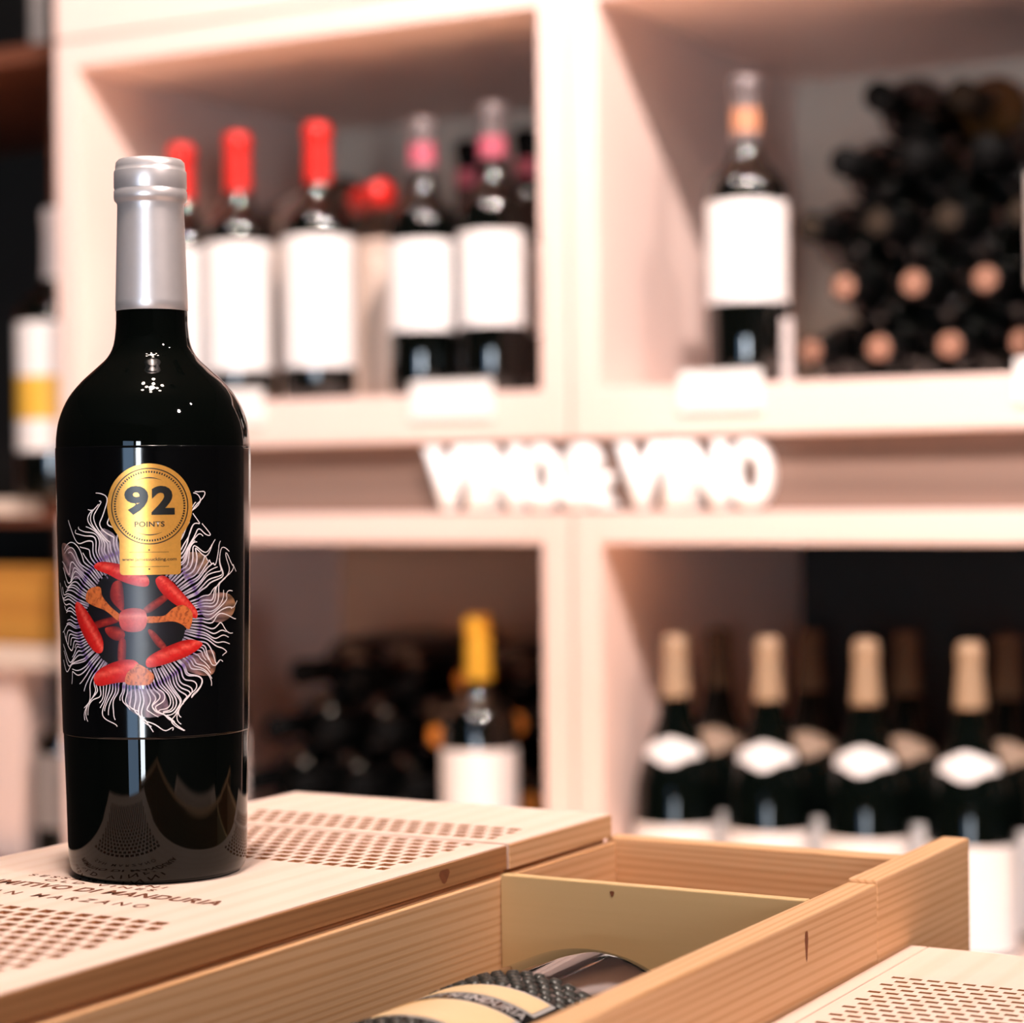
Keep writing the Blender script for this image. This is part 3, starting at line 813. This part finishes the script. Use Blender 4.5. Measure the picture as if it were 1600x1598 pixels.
# ================================================================ THE BIG BOTTLE
HC = Vector((-0.5735, 0.7235, LIDZ + 0.0001))
hero = thing('wine_bottle', 'big dark wine bottle with silver capsule and flower label standing on the box', 'bottle', HC, rot=(0, 0, R_(38.45)))
hero.scale = (1.0, 1.0, 0.995)
mm = 0.001
glass_prof = [(0.0, 0.010), (0.020, 0.006), (0.0300, 0.0004), (0.0325, 0.0)] + smooth_prof([(0.0325, 0.0), (0.0348, 0.0014), (0.0360, 0.0045), (0.03645, 0.009), (0.0369, 0.03)], 4) + \
    [(0.0377, 0.057), (0.03875, 0.116)] + \
    smooth_prof([(0.0395, 0.172), (0.0394, 0.1795), (0.0381, 0.1872), (0.0346, 0.1955), (0.0291, 0.2025), (0.0232, 0.2080), (0.0183, 0.2128), (0.0158, 0.2180), (0.01475, 0.2255), (0.0146, 0.232), (0.0140, 0.255)], 6) + \
    [(0.0131, 0.276), (0.0131, 0.29), (0, 0.29)]
obj('glass_body', lathe_mesh('glass_body', glass_prof, 'glass_hero', 128), hero)
cap_prof = [(0.01462, 0.2318), (0.01482, 0.2320), (0.01478, 0.236), (0.0142, 0.2545), (0.01365, 0.2728), (0.01360, 0.2758), (0.0139, 0.2766), (0.0147, 0.2774), (0.01495, 0.2786),
            (0.01495, 0.2812), (0.01465, 0.2817), (0.01465, 0.2822), (0.0149, 0.2828), (0.01485, 0.2890), (0.0147, 0.2896), (0.01425, 0.2902), (0.01425, 0.2912), (0.0140, 0.2932), (0.0130, 0.2943), (0.0110, 0.2947), (0, 0.2947)]
obj('capsule', lathe_mesh('capsule', cap_prof, 'silver', 96), hero)

LAB0, LAB1 = 0.0585, 0.1755
def hr(z): return interp(glass_prof, max(0.031, min(z, 0.172)))
lp = [(hr(LAB0), LAB0), (hr(LAB0) + 0.0002, LAB0), (hr(LAB0) + 0.0003, LAB0 + 0.0002), (hr(LAB0 + 0.001) + 0.0003, LAB0 + 0.001), (hr(0.08) + 0.0003, 0.08), (hr(0.116) + 0.0003, 0.116), (hr(0.15) + 0.0003, 0.15), (hr(0.17) + 0.0003, 0.17),
      (hr(0.17) + 0.00032, LAB1 - 0.001), (hr(0.17) + 0.00032, LAB1 - 0.0002), (hr(0.17) + 0.0002, LAB1), (hr(0.17) - 0.0001, LAB1)]
hl = obj('label', lathe_mesh('label', lp, 'label_black', 128), hero)
UR = 39.2        # print coordinates are mm round the bottle at this radius
def hero_map(bm, off):
    for v in bm.verts:
        a = v.co.x / UR; z = v.co.y * mm
        r = hr(z) + 0.0003 + off + v.co.z
        v.co = Vector((r * math.sin(a), -r * math.cos(a), z))

def inked(name, bm, off, colour, parent=hl, sl=1.6):
    slice_bm(bm, sl, True)
    lay = bm.loops.layers.float_color.new('ink')
    for f in bm.faces:
        for l in f.loops: l[lay] = (*colour(l.vert.co.x, l.vert.co.y), 1)
    hero_map(bm, off)
    return obj(name, bm_mesh(name, bm, 'flower', True, out='round'), parent)

def lerp(a, b, t): return tuple(p + (q - p) * t for p, q in zip(a, b))
FC = (-8.59, 106.4)
# petals behind, pale with peach and lilac
PET = {'a': ([(17.9, 113.4), (25.5, 116.1), (33.9, 115.1), (37.7, 111.0), (35.2, 106.5), (27.5, 104.1), (19.7, 107.2)], (0.62, 0.30, 0.13)),
       'b': ([(9.4, 90.7), (16.1, 91.9), (24.4, 93.1), (25.9, 86.8), (23.4, 83.1), (16.0, 83.9), (11.0, 86.8)], (0.58, 0.26, 0.16)),
       'c': ([(-47.9, 136.1), (-40.1, 135.4), (-33.5, 130.1), (-31.4, 123.9), (-38.6, 122.3), (-46.3, 126.8)], (0.42, 0.20, 0.14)),
       'd': ([(-21.9, 142.4), (-15.3, 139.3), (-13.5, 130.1), (-19.8, 127.4), (-22.9, 133.2)], (0.50, 0.38, 0.44)),
       'e': ([(11.3, 131.3), (17.2, 132.7), (21.6, 129.5), (21.2, 124.9), (15.4, 123.5), (11.7, 122.1)], (0.55, 0.30, 0.17)),
       'f': ([(-11.5, 77.3), (-6.6, 78.8), (2.8, 77.1), (4.3, 69.4), (-3.6, 67.3), (-10.8, 70.4)], (0.34, 0.19, 0.22))}
def rounded(pts, n=4):
    out = []
    m = len(pts)
    for i in range(m):
        p0, p1, p2, p3 = pts[i - 1], pts[i], pts[(i + 1) % m], pts[(i + 2) % m]
        for k in range(n):
            t = k / n
            out.append(tuple(0.5 * (2 * p1[d] + (p2[d] - p0[d]) * t + (2 * p0[d] - 5 * p1[d] + 4 * p2[d] - p3[d]) * t * t + (-p0[d] + 3 * p1[d] - 3 * p2[d] + p3[d]) * t ** 3) for d in (0, 1)))
    return out
for key, (pts, c) in PET.items():
    dmax = max(math.hypot(p[0] - FC[0], p[1] - FC[1]) for p in pts); dmin = min(math.hypot(p[0] - FC[0], p[1] - FC[1]) for p in pts)
    def colf(x, y, c=c, a=dmin, b=dmax):
        t = max(0, min(1, (math.hypot(x - FC[0], y - FC[1]) - a) / (b - a)))
        s = 0.5 + 0.5 * math.sin(math.atan2(y - FC[1], x - FC[0]) * 60)
        base = lerp((0.30, 0.20, 0.30), c, t)
        return tuple(v * (0.15 + 0.6 * s) for v in base)
    inked('petal_print', poly_bm(rounded(pts)), 0.00004, colf)

# wavy filaments round the flower
bm = bmesh.new()
lay = bm.loops.layers.float_color.new('ink')
rnd = random.Random(21)
NF = 128
for i in range(NF):
    ph = 2 * PI * i / NF + rnd.uniform(-0.014, 0.014)
    bundle = math.sin(ph * 5.0 + 0.8) + 0.7 * math.sin(ph * 9.0 + 2.1)
    cphi, sphi = math.cos(ph), math.sin(ph)
    reach = 1.0 / math.sqrt((cphi / (52.0 if cphi > 0 else 45.0)) ** 2 + (sphi / (56.0 if sphi > 0 else 50.0)) ** 2)
    reach *= rnd.uniform(0.76, 1.02) * (0.95 + 0.07 * bundle / 1.7)
    r0 = rnd.uniform(19, 22)
    amp = rnd.uniform(0.8, 1.8)
    wl = 15.0 + 3.0 * math.sin(ph * 3 + 1)
    pz = 4.0 * math.sin(ph * 2.0) + 1.3 * bundle + rnd.uniform(-0.3, 0.3)
    curl = 7.0 * math.sin(ph * 3 + 0.6) + 2.5 * math.sin(ph * 8) + rnd.uniform(-1.2, 1.2)
    pts, cols = [], []
    steps = 46
    for k in range(steps + 1):
        t = k / steps
        r = r0 + (reach - r0) * t
        g = max(0.0, (r - 27) / 15.0); g = min(g, 1.3)
        lat = amp * g * math.sin(2 * PI * (r - 26) / wl + pz) + curl * g * g * 0.8
        rad = r + 0.5 * g * math.cos(2 * PI * (r - 26) / (wl * 0.55) + 1.6 * pz)
        u = FC[0] + rad * cphi - lat * sphi
        v = FC[1] + rad * sphi + lat * cphi
        wf_ = min(1.0, max(0.0, (r - 27) / 12))
        du = 2.6 * math.sin(v * 0.42 + 1.3 * math.sin(u * 0.17 + 0.6)) + 0.4 * math.sin(v * 0.8 + u * 0.3)
        dv_ = 2.6 * math.sin(u * 0.45 + 1.2 * math.sin(v * 0.19)) + 0.4 * math.sin(u * 0.8 - v * 0.35 + 1)
        u += du * wf_; v += dv_ * wf_
        if v < 61.4 or u < -57 or v > 172: break
        pts.append((u, v))
        if r < 25.5: c = lerp((0.10, 0.06, 0.14), (0.55, 0.47, 0.52), (r - 19) / 6.5 if r > 19 else 0)
        elif r < 29: c = lerp((0.55, 0.47, 0.52), (0.16, 0.07, 0.30), 1 - abs(r - 27.2) / 1.8)
        else: c = lerp((0.50, 0.42, 0.50), (0.90, 0.78, 0.76), min(1, (r - 29) / 8))
        cols.append((*c, 1))
    if len(pts) > 4:
        ribbon(bm, pts, 0.75, 0.34, cols, lay)
hero_map(bm, 0.00010)
obj('filament_print', bm_mesh('filament_print', bm, 'flower', out='round'), hl)

def red_ink(pts, c0=(0.62, 0.012, 0.010), c1=(0.85, 0.11, 0.075), c2=(0.30, 0.004, 0.004)):
    cxm = sum(p[0] for p in pts) / len(pts); cym = sum(p[1] for p in pts) / len(pts)
    sxx = sum((p[0] - cxm) ** 2 for p in pts); syy = sum((p[1] - cym) ** 2 for p in pts); sxy = sum((p[0] - cxm) * (p[1] - cym) for p in pts)
    an = 0.5 * math.atan2(2 * sxy, sxx - syy)
    hw = max(abs(-(p[0] - cxm) * math.sin(an) + (p[1] - cym) * math.cos(an)) for p in pts)
    def f(x, y):
        s = (-(x - cxm) * math.sin(an) + (y - cym) * math.cos(an)) / hw
        if abs(s - 0.25) < 0.28: return lerp(c1, c0, abs(s - 0.25) / 0.28)
        return lerp(c0, c2, min(1, max(0, abs(s) - 0.35) / 0.75))
    return f
ANTH = [[(-25.4, 128.0), (-22.0, 129.4), (-14.7, 128.6), (-7.5, 126.3), (-2.8, 123.2), (-2.9, 119.7), (-7.6, 119.8), (-14.4, 122.1), (-19.0, 124.4), (-24.5, 126.3)],
        [(0.2, 122.3), (3.3, 123.7), (7.2, 120.7), (12.8, 114.4), (16.9, 109.2), (16.2, 106.2), (11.2, 109.6), (4.8, 114.4), (1.3, 118.5)],
        [(-37.0, 111.5), (-34.9, 113.2), (-30.2, 110.1), (-25.2, 104.0), (-22.0, 97.9), (-22.6, 93.3), (-26.5, 93.6), (-31.8, 99.3), (-35.8, 106.1)],
        [(-4.1, 89.1), (-2.5, 91.8), (4.6, 95.5), (12.7, 97.9), (18.8, 96.6), (18.3, 94.5), (12.7, 91.3), (4.5, 88.6), (-2.6, 87.2)],
        [(-27.0, 83.2), (-22.7, 87.2), (-13.8, 90.3), (-8.1, 89.9), (-6.5, 86.5), (-8.2, 82.3), (-16.5, 81.1), (-24.9, 79.8)]]
STALK = [[(-27.7, 104.7), (-16.8, 107.6), (-14.3, 105.7), (-25.2, 102.5), (-26.7, 102.5)], [(-3.1, 101.7), (-0.8, 101.7), (4.6, 95.1), (3.0, 94.0), (-0.1, 96.3)],
         [(-4.6, 110.9), (3.3, 116.2), (5.2, 114.6), (-2.3, 109.0)], [(-14.9, 98.0), (-12.0, 98.0), (-12.5, 89.6), (-15.5, 89.9)], [(-16.9, 121.0), (-13.2, 121.0), (-12.6, 110.2), (-15.9, 111.8), (-18.4, 115.6)],
         [(-20.9, 102.9), (-16.0, 103.7), (-12.7, 101.8), (-12.8, 98.8), (-16.2, 98.0), (-19.6, 99.9)]]
STIG = [[(-30.1, 113.9), (-28.6, 118.2), (-23.0, 119.4), (-21.8, 115.6), (-18.0, 111.4), (-13.4, 107.6), (-14.7, 105.7), (-20.3, 109.8), (-25.9, 111.7)],
        [(-3.4, 107.5), (3.2, 107.7), (7.1, 110.7), (11.2, 111.7), (14.9, 108.2), (13.6, 102.1), (10.3, 104.1), (6.3, 105.4), (-3.1, 105.0)],
        [(-7.7, 88.8), (-4.9, 87.6), (-0.9, 84.1), (-2.3, 80.7), (-6.6, 80.2), (-12.3, 80.8), (-11.8, 85.0), (-8.9, 87.3)]]
OVARY = [(-14.7, 106.8), (-13.4, 109.9), (-8.5, 111.0), (-4.2, 109.8), (-3.4, 105.6), (-5.1, 102.2), (-9.5, 101.4), (-13.5, 102.6)]
# dark heart of the bloom
inked('corona_print', poly_bm([(FC[0] + 21 * math.cos(a * PI / 18), FC[1] + 21 * math.sin(a * PI / 18)) for a in range(36)]), 0.00012,
      lambda x, y: lerp((0.012, 0.006, 0.016), (0.004, 0.0042, 0.005), min(1, math.hypot(x - FC[0], y - FC[1]) / 21)), sl=3)
for p in STALK: inked('stalk_print', poly_bm(rounded(p)), 0.00015, red_ink(p, (0.26, 0.012, 0.010), (0.42, 0.04, 0.025), (0.08, 0.004, 0.004)))
for p in ANTH: inked('anther_print', poly_bm(rounded(p)), 0.00019, red_ink(p))
def speck(x, y):
    s = math.sin(x * 3.1 + 1.7 * math.sin(y * 2.3)) * math.sin(y * 3.7 + 1.3 * math.sin(x * 1.9))
    return lerp((0.62, 0.15, 0.035), (0.20, 0.03, 0.01), max(0, s))
for p in STIG: inked('stigma_print', poly_bm(rounded(p)), 0.00023, speck, sl=0.9)
inked('ovary_print', poly_bm(rounded(OVARY)), 0.00026, red_ink(OVARY, (0.55, 0.06, 0.05), (0.72, 0.18, 0.15), (0.30, 0.02, 0.02)))

# gold score sticker
SC = (-1.85, 151.35); SR = 16.95; HW = 12.05; SB = 124.1
pts = []
a_join = math.asin(HW / SR)
n = 64
start = -PI / 2 + a_join + 0.06; end = 3 * PI / 2 - a_join - 0.06
for k in range(n + 1):
    a = start + (end - start) * k / n
    pts.append((SC[0] + SR * math.cos(a), SC[1] + SR * math.sin(a)))
yj = SC[1] - SR * math.cos(a_join) - 1.6
pts += [(SC[0] - HW, yj), (SC[0] - HW, SB + 1.2), (SC[0] - HW + 0.35, SB + 0.35), (SC[0] - HW + 1.2, SB),
        (SC[0] + HW - 1.2, SB), (SC[0] + HW - 0.35, SB + 0.35), (SC[0] + HW, SB + 1.2), (SC[0] + HW, yj)]
bm = slice_bm(poly_bm(pts), 1.2)
hero_map(bm, 0.00032)
st = obj('score_sticker', bm_mesh('score_sticker', bm, 'gold_foil', True, out='round'), hero)
st['label'] = 'round gold score sticker reading 92 POINTS'
def ink_on_sticker(name, bm, off=0.00040, mat='ink_black'):
    slice_bm(bm, 1.2); hero_map(bm, off)
    return obj(name, bm_mesh(name, bm, mat, out='round'), st)
ink_on_sticker('lettering', text_bm('9', -11.6, -2.2, 147.9, 159.5, bold=0.045))
ink_on_sticker('lettering', text_bm('2', -1.1, 7.9, 147.9, 159.4, bold=0.045))
ink_on_sticker('lettering', text_bm('POINTS', -7.7, 3.9, 143.15, 145.3, bold=0.02, spacing=1.05))
ink_on_sticker('lettering', text_bm('www.jamessuckling.com', -12.9, 8.5, 129.3, 130.9, bold=0.012))
bm = bmesh.new()
for (rad, wid) in ((15.0, 0.42),):
    ribbon(bm, [(SC[0] + rad * math.cos(2 * PI * k / 96), SC[1] + rad * math.sin(2 * PI * k / 96)) for k in range(97)], wid)
ink_on_sticker('ring', bm)
bm = bmesh.new()
for k in range(84):
    a = 2 * PI * k / 84
    ribbon(bm, [(SC[0] + r * math.cos(a), SC[1] + r * math.sin(a)) for r in (13.25, 14.05)], 0.55)
ink_on_sticker('dashed_ring', bm)
for sgn, vv in ((1, 161.6), (-1, 141.0)):
    bm = bmesh.new()
    arc = [(SC[0] + 4.8 * t, vv + sgn * 1.05 * (1 - t * t)) for t in [x / 8 - 1 for x in range(17)]]
    ribbon(bm, arc[:9], 0.05, 0.5); ribbon(bm, arc[8:], 0.5, 0.05)
    ink_on_sticker('arc', bm)
for vv, dv_ in ((133.1, 133.95), (127.35, 126.4)):
    bm = bmesh.new(); ribbon(bm, [(-9.8, vv), (5.5, vv)], 0.16); ink_on_sticker('rule', bm)
    bm = bmesh.new(); ribbon(bm, [(-2.5, dv_), (-1.9, dv_)], 0.6); ink_on_sticker('dot', bm)

# ================================================================ LAMPS (above and behind the view)
pd = thing('pendant_lamp', 'cluster pendant lamp with glowing globes above the wine boxes', 'lamp', PENDANT)
rod = lathe_mesh('rod', [(0.0, 0.06), (0.008, 0.06), (0.008, 0.45), (0.0, 0.45)], 'steel', 12)
obj('rod', rod, pd)
obj('hub', lathe_mesh('hub', smooth_prof([(0.0, 0.03), (0.05, 0.04), (0.06, 0.06), (0.02, 0.075), (0.0, 0.076)], 4), 'steel', 24), pd)
gl_me = lathe_mesh('globe', [(0.030 * math.sin(PI * k / 10), -0.030 * math.cos(PI * k / 10)) for k in range(11)], 'globe', 16)
for k in range(11):
    if k == 0: gx, gy, gz = 0, 0, -0.02
    elif k < 5: gx, gy, gz = 0.10 * math.cos(k * PI / 2 + 0.4), 0.10 * math.sin(k * PI / 2 + 0.4), random.uniform(-0.03, 0.02)
    else: gx, gy, gz = 0.20 * math.cos(k * PI / 3), 0.20 * math.sin(k * PI / 3), random.uniform(-0.05, 0.04)
    obj('globe', gl_me, pd, (gx, gy, gz))
    L = math.hypot(gx, gy)
    bmr = bmesh.new()
    p0, p1 = Vector((0, 0, 0.05)), Vector((gx, gy, gz + 0.028))
    dvec = (p1 - p0)
    bmesh.ops.create_cone(bmr, segments=8, radius1=0.004, radius2=0.004, depth=dvec.length,
                          matrix=Matrix.Translation((p0 + p1) / 2) @ dvec.to_track_quat('Z', 'Y').to_matrix().to_4x4())
    obj('arm', bm_mesh('arm', bmr, 'steel', True), pd)
for i, (sx, sy, sz, en, aim_, cn_, rd_) in enumerate(SPOTS):
    t = thing('track_spotlight', ['black ceiling spotlight over the dark rack', 'black ceiling spotlight above the open wine box, aimed at the shelves', 'black ceiling spotlight far along the aisle, aimed at the shelves', 'black ceiling spotlight aimed at the wine boxes', 'added ceiling downlight for floor bounce before the red-capped bottles', 'added ceiling downlight for floor bounce before the neck-out pile'][i], 'lamp', (sx, sy, sz), group='ceiling spotlights')
    obj('stem', lathe_mesh('stem', [(0.0, 0.06), (0.01, 0.06), (0.01, 0.2), (0, 0.2)], 'steel', 12), t)
    d = (Vector(aim_) - Vector((sx, sy, sz))).normalized()
    can = obj('shade', lathe_mesh('shade', [(0.07, 0.0), (0.07, 0.10), (0.0, 0.11)], 'steel', 24), t)
    can.rotation_euler = (-d).to_track_quat('Z', 'Y').to_euler()
